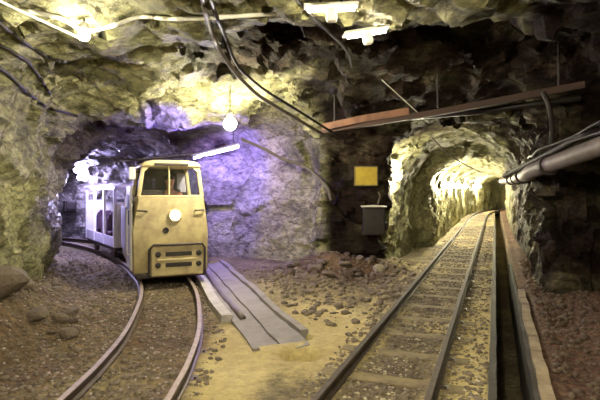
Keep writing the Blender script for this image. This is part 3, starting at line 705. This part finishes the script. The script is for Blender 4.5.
def skin_mesh(name, joints, edges, mat, parent, sub=2):
    me = bpy.data.meshes.new(name); me.from_pydata([j[:3] for j in joints], edges, [])
    o = bpy.data.objects.new(name, me); C.objects.link(o)
    md = o.modifiers.new('skin', 'SKIN'); sv = me.skin_vertices[0].data
    for i, j in enumerate(joints):
        sv[i].radius = (j[3], j[4] if len(j) > 4 else j[3]); sv[i].use_root = (i == 0)
    s = o.modifiers.new('sub', 'SUBSURF'); s.levels = sub; s.render_levels = sub
    dg = bpy.context.evaluated_depsgraph_get(); ev = o.evaluated_get(dg); m2 = bpy.data.meshes.new_from_object(ev)
    o.modifiers.clear(); o.data = m2; bpy.data.meshes.remove(me); m2.name = name; m2.materials.clear(); m2.materials.append(mat)
    m2.polygons.foreach_set('use_smooth', [True]*len(m2.polygons)); o.parent = parent
    return o
def driver():
    """seated figure facing -y; local origin at the seat point"""
    off = LOCO.matrix_basis if False else (Matrix.Translation(LOCO.location) @ Matrix.Rotation(0.40, 4, 'Z'))
    root = empty('person', off @ Vector((0.10, 0.88, 1.05)), 0.40, 'person with dark hair in a rust-coloured jacket driving from the locomotive cab', 'person')
    J = [(0, 0.02, 0.09, 0.15, 0.11), (0, 0.03, 0.25, 0.14, 0.10), (0, 0.01, 0.42, 0.16, 0.11), (0, 0.0, 0.53, 0.12, 0.09), (0, -0.02, 0.61, 0.055), (0, -0.035, 0.70, 0.078, 0.085), (0, -0.04, 0.79, 0.085, 0.098), (0, -0.03, 0.86, 0.06, 0.07)]
    E = [(i, i+1) for i in range(7)]
    for s in (-1, 1):
        k = len(J)
        J += [(s*0.17, 0.0, 0.50, 0.065), (s*0.24, -0.08, 0.30, 0.05), (s*0.21, -0.32, 0.34, 0.038), (s*0.19, -0.40, 0.36, 0.026, 0.04), (s*0.185, -0.46, 0.35, 0.018, 0.035)]
        E += [(3, k), (k, k+1), (k+1, k+2), (k+2, k+3), (k+3, k+4)]
        for f in range(4):
            q = len(J); x = s*(0.165+0.016*f); ln = (0.05, 0.058, 0.055, 0.045)[f]
            J += [(x, -0.475, 0.352, 0.0085), (x, -0.475-ln*0.6, 0.340, 0.008), (x, -0.475-ln*0.75, 0.310, 0.007)]
            E += [(k+4, q), (q, q+1), (q+1, q+2)]
        q = len(J); J += [(s*0.155, -0.43, 0.355, 0.011), (s*0.14, -0.465, 0.335, 0.009)]; E += [(k+3, q), (q, q+1)]
        k = len(J)
        J += [(s*0.10, -0.02, 0.06, 0.085), (s*0.13, -0.36, 0.06, 0.065), (s*0.13, -0.40, -0.30, 0.045), (s*0.13, -0.42, -0.36, 0.04), (s*0.13, -0.54, -0.38, 0.035)]
        E += [(0, k), (k, k+1), (k+1, k+2), (k+2, k+3), (k+3, k+4)]
    body = skin_mesh('body', J, E, M['skin'], root)
    # face
    MB().ico((-0.032, -0.125, 0.795), 0.011, 1).ico((0.032, -0.125, 0.795), 0.011, 1).build('eyes', M['black'], root)
    MB().ico((0, -0.138, 0.765), 0.017, 1, (0.8, 1.1, 1.4)).build('nose', M['skin'], root, smooth=True)
    MB().box((0, -0.118, 0.722), (0.045, 0.012, 0.010), 0.004).build('mouth', M['plum'], root)
    for s in (-1, 1): MB().ico((s*0.085, -0.02, 0.775), 0.026, 1, (0.4, 0.8, 1.2)).build('ear', M['skin'], root, smooth=True)
    MB().ico((0, -0.010, 0.845), 0.108, 3, (0.86, 1.0, 0.72)).build('hair', M['hair'], root, smooth=True)
    JJ = [(0, 0.02, 0.06, 0.175, 0.135), (0, 0.03, 0.25, 0.165, 0.125), (0, 0.01, 0.42, 0.185, 0.135), (0, 0.0, 0.54, 0.135, 0.11)]; EE = [(0, 1), (1, 2), (2, 3)]
    for s in (-1, 1):
        k = len(JJ); JJ += [(s*0.18, 0.0, 0.505, 0.085), (s*0.245, -0.08, 0.30, 0.068), (s*0.215, -0.32, 0.34, 0.055)]; EE += [(3, k), (k, k+1), (k+1, k+2)]
    skin_mesh('jacket', JJ, EE, M['jacket'], root)
driver()

# ------------------------------------------------------------------ passenger cars behind the locomotive
def passenger_car():
    root = empty('passenger_car', (0, 0, 0)); Ln = 3.0
    MB().box((0, Ln/2, 0.30), (1.10, Ln, 0.10), 0.02).build('floor_frame', M['dkmetal'], root)
    rp = [(-0.60, 1.68), (0.60, 1.68), (0.58, 1.74), (0.35, 1.82), (-0.35, 1.82), (-0.58, 1.74)]
    MB().prism(rp, -0.05, Ln+0.05, 0.015).build('roof', M['lilac'], root)
    for s in (-1, 1):
        for y in (0.05, 1.0, 2.0, Ln-0.05): MB().box((s*0.555, y, 1.02), (0.06, 0.08, 1.36), 0.01).build('post', M['white'], root)
    for y in (0.02, Ln-0.02): MB().box((0, y, 0.86), (1.06, 0.04, 1.05), 0.01).build('end_wall', M['white'], root)
    MB().box((0.555, Ln/2, 1.0), (0.03, Ln-0.1, 1.36), 0.008).build('back_panel', M['white'], root)
    MB().box((-0.56, Ln/2, 0.46), (0.03, Ln-0.1, 0.24), 0.008).build('side_sill', M['lilac'], root)
    for y in (0.55, 1.15, 1.75, 2.35):
        MB().box((0, y, 0.58), (0.86, 0.34, 0.10), 0.03).box((0, y+0.03, 0.44), (0.7, 0.2, 0.2), 0.01).build('seat', M['plum'], root)
        st = MB()
        for x in (-0.24, 0.24): st.prism([(x-0.19, 0.60), (x+0.19, 0.60), (x+0.19, 0.92), (x+0.11, 1.02), (x+0.06, 1.12), (x-0.06, 1.12), (x-0.11, 1.02), (x-0.19, 0.92)], y+0.14, y+0.20, 0.02)
        st.build('seat_back', M['plum'], root)
    for y in (0.6, 2.4):
        for s in (-1, 1): MB().lathe((s*0.40, y, 0.175), [(0.16, -0.02), (0.16, 0), (0.14, 0.01), (0.14, 0.06), (0.04, 0.07)], (s, 0, 0), 20).build('wheel', M['rail'], root)
    return root
p0, t0 = path_at(0)
# arc length where the locomotive ends
sl = min(range(len(PS)), key=lambda i: (PS[i]-Vector((-2.30, 8.95, 0))).length); s_loco = sarc[sl]
pc = passenger_car(); s = s_loco+3.12
rear = Vector((-2.30, 8.95, 0))+Vector((-math.sin(0.40), math.cos(0.40), 0))*3.12
s = min(np.arange(3, sarc[-1]-3.2, 0.02), key=lambda q: (path_at(q)[0]-rear).length)+0.10
a, _ = path_at(s); b_, _ = path_at(s+3.0); d = (b_-a)
pc.location = (a.x, a.y, 0.025); pc.rotation_euler = (0, 0, math.atan2(-d.x, d.y))
tag(pc, 'white open-sided passenger car with plum seats coupled right behind the locomotive', 'train car')

# ------------------------------------------------------------------ lamps
def lit(name, mb, base, strength_w, area, col, parent):
    """a glowing bulb: emission set from its power"""
    m = emit(base, col, strength_w/(PI*area)); return mb.build(name, m, parent, smooth=True)
def pendant(loc, r, power, col, label, cat='lamp', group=None, cord=True):
    zr = roof(loc.x, loc.y)-loc.z
    root = empty('pendant_lamp', loc, 0, label, cat, group)
    MB().cyl((0, 0, r*1.3), (0, 0, zr+0.04), 0.010, seg=8).build('cord', M['rubber'], root)
    MB().lathe((0, 0, 0), [(0.045, r*0.80), (0.05, r*1.0), (0.045, r*1.9), (0.015, r*2.2)], (0, 0, 1), 14).build('lamp_holder', M['pvc'], root, smooth=True)
    lit('bulb', MB().ico((0, 0, 0), r, 2), 'bulb_glow', power, 4*PI*r*r, col, root)
    return root
def bulkhead(p, n, power, col, label, group=None, r=0.075):
    """round wall lamp: back plate, cage ring, glowing globe"""
    n = Vector((n.x, n.y, 0)).normalized(); root = empty('wall_lamp', p, 0, label, 'lamp', group); nn = tuple(n)
    MB().lathe(-n*0.16, [(r*1.15, 0), (r*1.25, 0.03), (r*1.25, 0.20), (r*1.05, 0.215)], nn, 18).build('back_plate', M['cabinet'], root)
    lit('globe', MB().ico(n*(0.06+r*0.6), r, 2), 'globe_glow', power, 4*PI*r*r, col, root)
    c = n*(0.06+r*0.6); t = n.cross(Vector((0, 0, 1))); cg = MB()
    ring = lambda A, B: [c+A*math.cos(a)*r*1.22+B*math.sin(a)*r*1.22 for a in np.linspace(-PI/2, PI/2, 9)]
    cg.tube(ring(n, t), 0.006, 6); cg.tube(ring(n, Vector((0, 0, 1))), 0.006, 6)
    cg.build('wire_guard', M['dkmetal'], root)
    return root
pendant(at(230, 124, 8.6), 0.11, L['main'], (1.0, 0.92, 0.66), 'bare glowing pendant lamp hanging above and right of the locomotive')
pendant(at(84, 35, 5.1), 0.06, L['near'], (1.0, 0.93, 0.68), 'pale lamp hanging at the upper left where two white conduits meet')
# two flat-shaded work lamps under the roof at the top of the picture
def worklamp(loc, rx, ry, rz, power, label):
    root = empty('work_lamp', loc, rz, label, 'lamp', 'flat shaded work lamps'); q = Matrix.Rotation(rx, 3, 'X') @ Matrix.Rotation(ry, 3, 'Y')
    sh = MB().box((0, 0, 0.0), (0.52, 0.16, 0.03), 0.012, q).build('lamp_shade', M['pvc'], root)
    MB().box(q @ Vector((0, 0, -0.085)), (0.10, 0.10, 0.13), 0.02, q).build('lamp_holder', M['pvc'], root)
    lit('tube', MB().cyl(q @ Vector((-0.22, 0.0, -0.035)), q @ Vector((0.22, 0.0, -0.035)), 0.018, seg=10), 'tube_glow', power, 2*PI*0.018*0.44, (1, 0.90, 0.60), root)
    zr = roof(loc.x, loc.y, loc.z+0.05)-loc.z
    MB().cyl((0.10, 0, 0.0), (0.10, 0, zr+0.05), 0.012).cyl((-0.10, 0, 0.0), (-0.10, 0, zr+0.05), 0.012).build('hanger', M['dkmetal'], root)
    return root
worklamp(at(331, 6, 4.75), 0.02, -0.04, 0.0, L['spot'], 'flat white work lamp at the top of the vault, nearest the viewer')
worklamp(at(366, 31, 5.5), -0.05, -0.20, 0.12, L['spot'], 'tilted flat work lamp under the vault, below and behind its twin')
# unseen fill lamps added behind the camera to light the near cave
for x, y, key, lb in ((-1.3, 1.2, 'rear', 'pendant lamp over the track behind the viewer'), (0.3, 1.9, 'mid', 'pendant lamp above the near end of the straight track')):
    pendant(Vector((x, y, 3.0)), 0.08, L[key], (1.0, 0.91, 0.66), lb)
# wall lamp behind the pillar and the row along the straight tunnel
def wall_hit(y, z, side=-1, x=None):
    x = tr_x(y) if x is None else x
    return hit((x, y, z), (side, 0, 0))
p, n = wall_hit(11.75, 2.02)
bulkhead(p+Vector((0.12, -0.05, 0)), Vector((1, -0.4, 0)), L['pillar'], (1, 0.92, 0.66), 'glaring wall lamp at the mouth of the straight tunnel beside the dark pillar', r=0.10)
for i, (y, lb) in enumerate(((16.9, 'first lamp of the row along the straight tunnel wall'), (18.9, 'second lamp of the row along the straight tunnel wall'), (21.6, 'third lamp of the row along the straight tunnel wall'), (25, 'fourth lamp of the row along the straight tunnel wall'), (30, 'fifth lamp of the row along the straight tunnel wall'), (37, 'last but one lamp of the row along the straight tunnel wall'), (51, 'farthest lamp, deep at the end of the straight tunnel'))):
    k2 = float(sstep(26, 50, np.array(y))); p, n = wall_hit(y, 1.85, -1, tr_x(y)+3.0*k2*k2)
    if p: bulkhead(p, Vector((1, -0.3, 0)), L['tunnel'] if i < 2 else L['far']*(1+(i-2)*0.5), (1, 0.91, 0.62), lb, 'wall lamps of the straight tunnel', 0.11)
# bluish white lamp on the wall of the left tunnel
p = on_rock(76, 170, 0.14); bulkhead(p, Vector((0.75, -0.65, 0)), L['left'], (0.58, 0.52, 1.0), 'dazzling bluish white lamp on the left tunnel wall', None, 0.10)
# violet tube fixture over the train
A = at(194, 158, 12.0); B = at(238, 147, 11.5); mid = (A+B)/2; d = (B-A)
tf = empty('tube_light', mid, 0, 'violet white tube light hanging between the locomotive roof and the rock wall', 'lamp')
ux = d.normalized()
MB().sweep([A-mid-ux*0.04+Vector((0, 0, 0.035)), B-mid+ux*0.04+Vector((0, 0, 0.035))], [(-0.05, 0), (0.05, 0), (0.04, 0.05), (-0.04, 0.05)]).build('housing', M['lilac'], tf)
lit('tube', MB().cyl(A-mid, B-mid, 0.022, seg=10), 'violet_tube_glow', L['blue'], 2*PI*0.022*d.length, (0.36, 0.25, 1.0), tf)
hg = MB()
for k in (0.1, 0.9):
    q = A.lerp(B, k); hg.cyl(q-mid+Vector((0, 0, 0.07)), Vector((q.x, q.y, roof(q.x, q.y)+0.05))-mid, 0.008, seg=6)
hg.build('hanger', M['dkmetal'], tf)
# lamp on the train side of the left tunnel, hidden by the cars
pA, _ = path_at(s_loco+4.6)
pendant(Vector((pA.x-0.95, pA.y-0.55, 2.0)), 0.06, L['left']*0.6, (0.60, 0.55, 1.0), 'bluish lamp hanging over the gap beside the passenger cars')

# ------------------------------------------------------------------ signs and boxes on the pillar
def pil(px, py, back=0.02): return on_rock(px, py, back)
ps = min((pil(x, y) for x in (354, 366, 378) for y in (166, 176, 186)), key=lambda v: v.y); Y = ps.y-0.02
c = at(366, 176, Y); w = 24*Y/500; hh = 20*Y/500
sg = empty('sign', c, 0.08, 'plain yellow rectangular sign on the dark pillar', 'sign')
MB().box((0, 0, 0), (w, 0.025, hh), 0.006).build('board', M['sign'], sg)
rim = MB()
for s in (-1, 1): rim.box((s*(w/2-0.012), -0.015, 0), (0.024, 0.012, hh), 0.002).box((0, -0.015, s*(hh/2-0.012)), (w, 0.012, 0.024), 0.002)
rim.build('border', M['wood'], sg)
MB().box((-w*0.3, 0.30, 0), (0.04, 0.58, 0.04)).box((w*0.3, 0.30, 0), (0.04, 0.58, 0.04)).build('bracket', M['dkmetal'], sg)
pb = min((pil(x, y) for x in (364, 374, 384) for y in (206, 220, 234)), key=lambda v: v.y); Y = min(pb.y, 10.9)-0.10
c = at(374, 221, Y); w = 22*Y/500; hh = 28*Y/500
cb = empty('electrical_cabinet', (c.x, c.y, c.z-hh/2), 0, 'dark electrical cabinet with a pale lid on the right corner of the pillar', 'cabinet')
MB().box((0, 0.05, hh/2), (w, 0.22, hh), 0.015).build('body', M['cabinet'], cb)
dr = MB().box((0, -0.07, hh/2), (w*0.88, 0.025, hh*0.86), 0.008).build('door', M['black'], cb)
MB().box((w*0.34, -0.09, hh/2), (0.02, 0.03, 0.10), 0.005).build('handle', M['dkmetal'], dr)
MB().prism([(-w/2-0.03, hh), (w/2+0.02, hh), (w/2+0.02, hh+0.025), (0, hh+0.045), (-w/2-0.03, hh+0.025)], -0.13, 0.30, 0.01).build('lid', M['pvc'], cb)
MB().tube(spline([(w*0.2, 0.1, hh+0.05), (w*0.3, 0.1, hh+0.25), (w*0.1, 0.15, hh+0.42), (0.02, 0.3, hh+0.6)], 6), 0.018).build('conduit', M['greyhose'], cb)
# dark switch box and low bench in the left tunnel
p = on_rock(70, 206, 0.3)
sb = empty('switch_box', p, 0.5, 'dark switch box on the left tunnel wall below the dazzling lamp', 'box')
MB().box((0, 0.05, 0), (0.42, 0.40, 0.40), 0.03).build('body', M['cabinet'], sb)
MB().box((0.02, -0.16, 0.02), (0.30, 0.03, 0.28), 0.02).build('cover', M['black'], sb)
MB().tube([(0.1, 0, 0.18), (0.14, 0.02, 0.4), (0.2, 0.1, 0.62)], 0.02).build('conduit', M['rubber'], sb)

# ------------------------------------------------------------------ pipes, beam, cables
def cable(name, pts, r, mat, label, cat='cable', group=None, n=8, seg=8):
    o = MB().tube(spline(pts, n), r, seg).build(name, mat, None, True); return tag(o, label, cat, group)
ww = []
for y in np.arange(4.2, 17, 0.6):
    q = min((hit((tr_x(y), y, z), (1, 0, 0))[0].x for z in (1.9, 2.0, 2.1, 2.2)))-SL*y; ww.append((y, q))
um = []
for y, q in ww:
    m = min(x for yy, x in ww if abs(yy-y) < 0.7)
    um.append(m if y > 8.2 else min(m, 0.62+(8.2-y)*0.30))
pz = lambda y: 1.97+0.10*max(0.0, 8.2-y)
ppts = [(u-0.15+SL*y, y, pz(y)) for (y, q), u in zip(ww, um)]
pr = empty('wall_pipe', ppts[0], 0, 'thick grey pipe running along the right-hand rock wall', 'pipe'); o0 = Vector(ppts[0])
MB().tube([Vector(p)-o0 for p in spline(ppts, 4)], 0.115, 14).build('pipe', M['pipe'], pr, True)
for i in range(1, len(ppts), 4):
    a = Vector(ppts[i]); dirn = (Vector(ppts[i+1 if i+1 < len(ppts) else i])-Vector(ppts[i-1])).normalized()
    MB().cyl(a-o0-dirn*0.04, a-o0+dirn*0.04, 0.15, seg=14).build('flange', M['dkmetal'], pr)
    MB().box(a-o0+Vector((0.25, 0, 0.0)), (0.6, 0.04, 0.05)).build('bracket', M['dkmetal'], pr)
for k, (dz, r, lb) in enumerate(((0.20, 0.028, 'black cable lying just above the thick wall pipe'), (0.31, 0.022, 'uppermost thin cable above the thick wall pipe'))):
    P = [(u-0.06+SL*y+random.uniform(-0.02, 0.02), y, pz(y)+dz+random.uniform(-0.05, 0.04)) for (y, q), u in zip(ww, um)]
    cable('wall_cable', P, r, M['rubber'], lb, group='cables above the wall pipe', n=4)
# reddish roof beam
A = at(322, 131, 9.5); B = at(550, 91, 7.7); B = B+(B-A)*0.12
bm_ = empty('roof_beam', A, 0, 'long dark timber beam slung under the roof from the pillar to the right wall', 'beam')
MB().sweep([Vector((0, 0, 0)), (B-A)*0.5+Vector((0, 0, -0.03)), B-A], [(-0.06, -0.05), (0.06, -0.05), (0.06, 0.05), (-0.06, 0.05)]).build('timber', M['beam'], bm_)
st = MB()
for k in (0.06, 0.5, 0.92):
    q = A.lerp(B, k)
    zt = roof(q.x, q.y, q.z+0.07); st.cyl(q-A+Vector((0, 0, 0.05)), Vector((q.x, q.y, zt+0.08))-A, 0.018, seg=8)
st.build('hanger_rod', M['dkmetal'], bm_)
PA = at(322, 128, 9.40); PB = at(408, 112, 8.72)  # red light on the beam's left half, built as a coloured strip
tag(MB().sweep([PA+Vector((0, -0.075, 0.0)), PA.lerp(PB, 0.5)+Vector((0, -0.075, 0.02)), PB+Vector((0, -0.075, 0))], [(-0.018, -0.05), (0.018, -0.06), (0.018, 0.065), (-0.018, 0.055)]).build('plank', M['redplank']), 'short reddish plank fixed against the left end of the dark roof beam', 'plank')
A = at(395, 118, 9.9); B = at(560, 100, 7.9); B = B+(B-A)*0.10
tag(MB().tube([A+(A-B)*0.3, A.lerp(B, 0.5)-Vector((0, 0, 0.05)), B], 0.05, 10).build('roof_pipe', M['black'], None, True), 'black pipe slung below the dark roof beam', 'pipe')
# hoses looping from the roof
def air(P):
    out = []; o = Vector((0, 0, 1.74))
    for p in spline([Vector(q) for q in P], 4):
        v = at(*p); h_, n_ = hit(o, v-o)
        if h_ and (h_-o).length < (v-o).length+0.06: v = h_-(h_-o).normalized()*0.06
        out.append(v)
    return out
cable('air_hose', air([(200, -14, 4.9), (207, 18, 5.2), (217, 45, 5.8), (236, 73, 6.4), (258, 95, 7.0), (292, 116, 7.8), (332, 140, 8.9)]), 0.027, M['greyhose'], 'dusty grey hose sagging from the vault down towards the pillar', 'hose')
cable('air_hose', air([(206, -16, 4.9), (216, 14, 5.2), (228, 44, 5.8), (238, 66, 6.4), (262, 88, 7.0), (300, 112, 7.8), (338, 136, 8.9)]), 0.020, M['rubber'], 'black hose sagging beside the dusty grey hose', 'hose')
cable('power_cable', air([(288, -10, 4.6), (316, 20, 5.2), (345, 48, 6.2), (352, 66, 6.9)]), 0.018, M['rubber'], 'straight black cable slanting past the flat work lamps')
cable('power_cable', air([(382, 80, 8.2), (404, 100, 8.5), (429, 123, 8.9)]), 0.009, M['pvc'], 'short pale cable slanting in front of the dark roof beam')
cable('power_cable', air([(432, 138, 12.0), (446, 152, 13.0), (462, 163, 14.2), (480, 172, 17)]), 0.018, M['greyhose'], 'grey cable slanting down in the mouth of the straight tunnel')
cable('power_cable', air([(241, 139, 10.6), (262, 148, 10.9), (285, 160, 11.0), (304, 166, 11.0), (326, 186, 10.7), (331, 200, 10.7)]), 0.035, M['greyhose'], 'grey cable drooping across the wall between the tube light and the pillar')
cable('power_cable', air([(543, 92, 7.6), (549, 106, 7.6), (552, 128, 7.5), (551, 152, 7.4)]), 0.035, M['rubber'], 'black cable hanging from the right end of the dark roof beam')
cable('power_cable', air([(505, 176, 9.5), (530, 163, 8.0), (560, 148, 7.0), (592, 130, 6.3), (625, 116, 5.9)]), 0.05, M['rubber'], 'thick black cable climbing above the wall pipe to the right')
# white conduits under the left roof
cable('conduit', air([(-30, -16, 5.0), (0, 1, 5.1), (40, 20, 5.2), (84, 40, 5.3)]), 0.014, M['pvc'], 'white conduit running from the top left corner to the pale lamp', n=4, group='white conduits under the roof')
cable('conduit', air([(28, 11, 5.3), (60, 18, 5.3), (84, 30, 5.3), (108, 27, 5.3), (140, 17, 5.3), (170, 19, 5.3), (205, 18, 5.3), (275, 14, 5.3)]), 0.022, M['pvc'], 'sagging white conduit running right from the pale lamp', n=6, group='white conduits under the roof')
cable('power_cable', air([(66, 163, 10.2), (100, 158, 11.0), (140, 160, 11.2), (180, 157, 11.4), (214, 156, 11.6)]), 0.018, M['rubber'], 'upper thin cable strung across the left tunnel above the train', n=3, group='cables across the left tunnel')
cable('power_cable', air([(80, 170, 11.5), (110, 163, 11.6), (150, 158, 11.8), (200, 153, 12.0)]), 0.014, M['greyhose'], 'lower thin cable strung across the left tunnel above the train', n=3, group='cables across the left tunnel')
# dark cables clinging to the left rock
def cling(name, px, r, mat, label, grp=None):
    P = []
    for a, b in zip(px, px[1:]):
        for k in range(5): P.append((a[0]+(b[0]-a[0])*k/5, a[1]+(b[1]-a[1])*k/5))
    P.append(px[-1]); cable(name, [on_rock(x, y, 0.035) for x, y in P], r, mat, label, group=grp, n=3)
cling('rock_cable', [(-12, 12), (0, 24), (28, 45), (52, 59), (66, 62)], 0.022, M['rubber'], 'upper dark cable clinging to the left roof under the white conduit', 'dark cables on the left rock')
cling('rock_cable', [(-12, 40), (10, 50), (28, 62), (40, 78), (50, 94)], 0.024, M['rubber'], 'dark cable in the middle of those on the left rock', 'dark cables on the left rock')
cling('rock_cable', [(-12, 60), (8, 74), (26, 92), (48, 108), (78, 116)], 0.026, M['rubber'], 'lowest dark cable on the left rock wall', 'dark cables on the left rock')

# ------------------------------------------------------------------ stones
def stone_mesh(name, r, seed, mat):
    rnd = random.Random(seed); bm = bmesh.new(); bmesh.ops.create_icosphere(bm, subdivisions=2, radius=r)
    sc = (rnd.uniform(0.8, 1.3), rnd.uniform(0.7, 1.1), rnd.uniform(0.5, 0.8))
    pl = [(Vector((rnd.gauss(0, 1), rnd.gauss(0, 1), rnd.gauss(0, 1))).normalized(), rnd.uniform(0.6, 0.85)*r) for _ in range(9)]
    for v in bm.verts:
        for n_, d_ in pl:
            e = v.co.dot(n_)-d_
            if e > 0: v.co -= n_*e
        v.co = Vector((v.co.x*sc[0], v.co.y*sc[1], v.co.z*sc[2]))
    me = bpy.data.meshes.new(name); bm.to_mesh(me); bm.free(); me.materials.append(mat); return me
SM = [stone_mesh('rock_mesh', 1.0, i, M[k]) for i, k in enumerate(('stone', 'darkstone', 'stone', 'darkstone', 'palestone', 'stone'))]
def rock(x, y, r, k, label, grp):
    o = bpy.data.objects.new('loose_rock', SM[k]); C.objects.link(o); o.scale = (r, r, r)
    o.rotation_euler = (random.uniform(-0.3, 0.3), random.uniform(-0.3, 0.3), random.uniform(0, 6))
    o.location = (x, y, fz(x, y)+r*0.25); tag(o, label, 'rock', grp)
for i in range(26):
    x = random.uniform(-0.5, 1.7); y = 10.35+random.uniform(-0.7, 0.35)
    rock(x, y, random.uniform(0.06, 0.17), random.choice((1, 3, 3, 1, 0)), 'angular loose rock in the rubble at the foot of the dark pillar', 'rubble at the foot of the pillar')
for i in range(14):
    x = random.uniform(-1.4, 0.1); y = 10.2+random.uniform(-1.3, 1.2)
    if chan(x, y)[1] < 0.6: continue
    rock(x, y, random.uniform(0.05, 0.13), random.choice((0, 2, 1, 5)), 'loose rock between the drainage channel and the rock wall', 'rubble behind the drainage channel')
for i in range(16):
    y = random.uniform(5.6, 8.6); x = -0.62*y+random.uniform(0.25, 1.1)
    rock(x, y, random.uniform(0.05, 0.15), random.choice((0, 1, 2, 5)), 'loose rock on the slope under the left rock wall', 'rubble along the left wall')
rock(1.62, 10.25, 0.16, 4, 'pale rock lying under the electrical cabinet', None)

q = (-3.72, 6.1); o = bpy.data.objects.new('boulder', SM[0]); C.objects.link(o); o.scale = (0.32, 0.34, 0.36); o.location = (q[0], q[1], fz(*q)+0.12)
tag(o, 'big pale boulder half buried at the left edge below the rock wall', 'rock')
def scatter(name, n, gen, rmin, rmax, mat, label, seed):
    rng = np.random.default_rng(seed); bm = bmesh.new(); bmesh.ops.create_icosphere(bm, subdivisions=1, radius=1)
    bv = np.array([v.co[:] for v in bm.verts]); bf = np.array([[v.index for v in f.verts] for f in bm.faces]); bm.free()
    P = gen(rng, n); n = len(P); r = rmin+(rmax-rmin)*rng.random(n)**2.5
    Vs = np.repeat(bv[None], n, 0)*(1+0.45*(rng.random((n, len(bv), 1))-0.5))
    Vs = Vs*np.stack([rng.uniform(.7, 1.3, n), rng.uniform(.7, 1.3, n), rng.uniform(.45, .8, n)], 1)[:, None, :]
    a = rng.uniform(0, 2*PI, n); ca, sa = np.cos(a)[:, None], np.sin(a)[:, None]
    Vs = np.stack([Vs[..., 0]*ca-Vs[..., 1]*sa, Vs[..., 0]*sa+Vs[..., 1]*ca, Vs[..., 2]], -1)*r[:, None, None]
    z = floor_z(P[:, 0], P[:, 1])+r*0.12
    Vs += np.stack([P[:, 0], P[:, 1], z], 1)[:, None, :]
    F = (bf[None]+(np.arange(n)*len(bv))[:, None, None]).reshape(-1, 3)
    me = mesh_from(name, Vs.reshape(-1, 3), F, mat); o = link(name, me, mat); tag(o, label, 'gravel', None, 'stuff')
def g_left(rng, n):
    Y = rng.uniform(3.6, 14, n); X = rng.uniform(-6.5, -0.35, n); s, t, Ln = chan(X, Y); d = np.minimum(poly_sd(X, Y), path_dist(X, Y)-1.6)
    lim = np.where(Y < 6, -0.85, -0.9)
    k = (d < -0.02) & ((t < -0.55) & (X < 0.2)) & ~((np.abs(np.where(Y > 6, path_dist(X, Y), np.abs(X+1.5))-0.425) < 0.06)) & ((X < lim) | (Y > 7)); return np.stack([X, Y], 1)[k]
def g_str(rng, n):
    Y = 3.6+rng.random(n)**1.6*20; u = rng.uniform(-1.75, -0.08, n); X = u+SL*Y; yc = (Y+SL*(X+0.985))/(1+SL*SL); sd = np.abs(((yc-3.95+0.36) % 0.72)-0.36)*1.073
    k = (np.abs(np.abs(u+0.985)-0.45) > 0.06) & ((sd > 0.11) | (np.abs(u+0.985) > 0.72) | (rng.random(n) < 0.2)); return np.stack([u+SL*Y, Y], 1)[k]
def g_mid(rng, n):
    Y = rng.uniform(5.8, 11.2, n); X = rng.uniform(-1.8, 2.4, n); s, t, Ln = chan(X, Y); k = (t > 0.55) & (X-SL*Y < -1.6) & (poly_sd(X, Y) < -0.02) & (rng.random(n) < sstep(5.6, 8.5, Y)); return np.stack([X, Y], 1)[k]
def g_right(rng, n):
    Y = rng.uniform(3.6, 12, n); u = rng.uniform(0.6, 1.5, n); return np.stack([u+SL*Y, Y], 1)
scatter('gravel', 15000, g_left, 0.009, 0.042, M['stone'], 'brown gravel around the curved track on the left', 1)
scatter('gravel', 9000, g_str, 0.008, 0.034, M['stone'], 'gravel ballast between the rails of the straight track', 2)
scatter('gravel', 2600, g_mid, 0.015, 0.07, M['stone'], 'stony rubble spread before the pillar and the rock wall', 3)
scatter('gravel', 1500, g_right, 0.012, 0.05, M['darkstone'], 'dark earth and gravel strip beyond the ditch kerb', 4)
scatter('gravel', 5000, g_left, 0.008, 0.028, M['chip'], 'pale grey-pink stone chips sprinkled around the curved track', 5)
scatter('gravel', 2600, g_str, 0.008, 0.024, M['palestone'], 'pale stone chips sprinkled in the ballast of the straight track', 6)
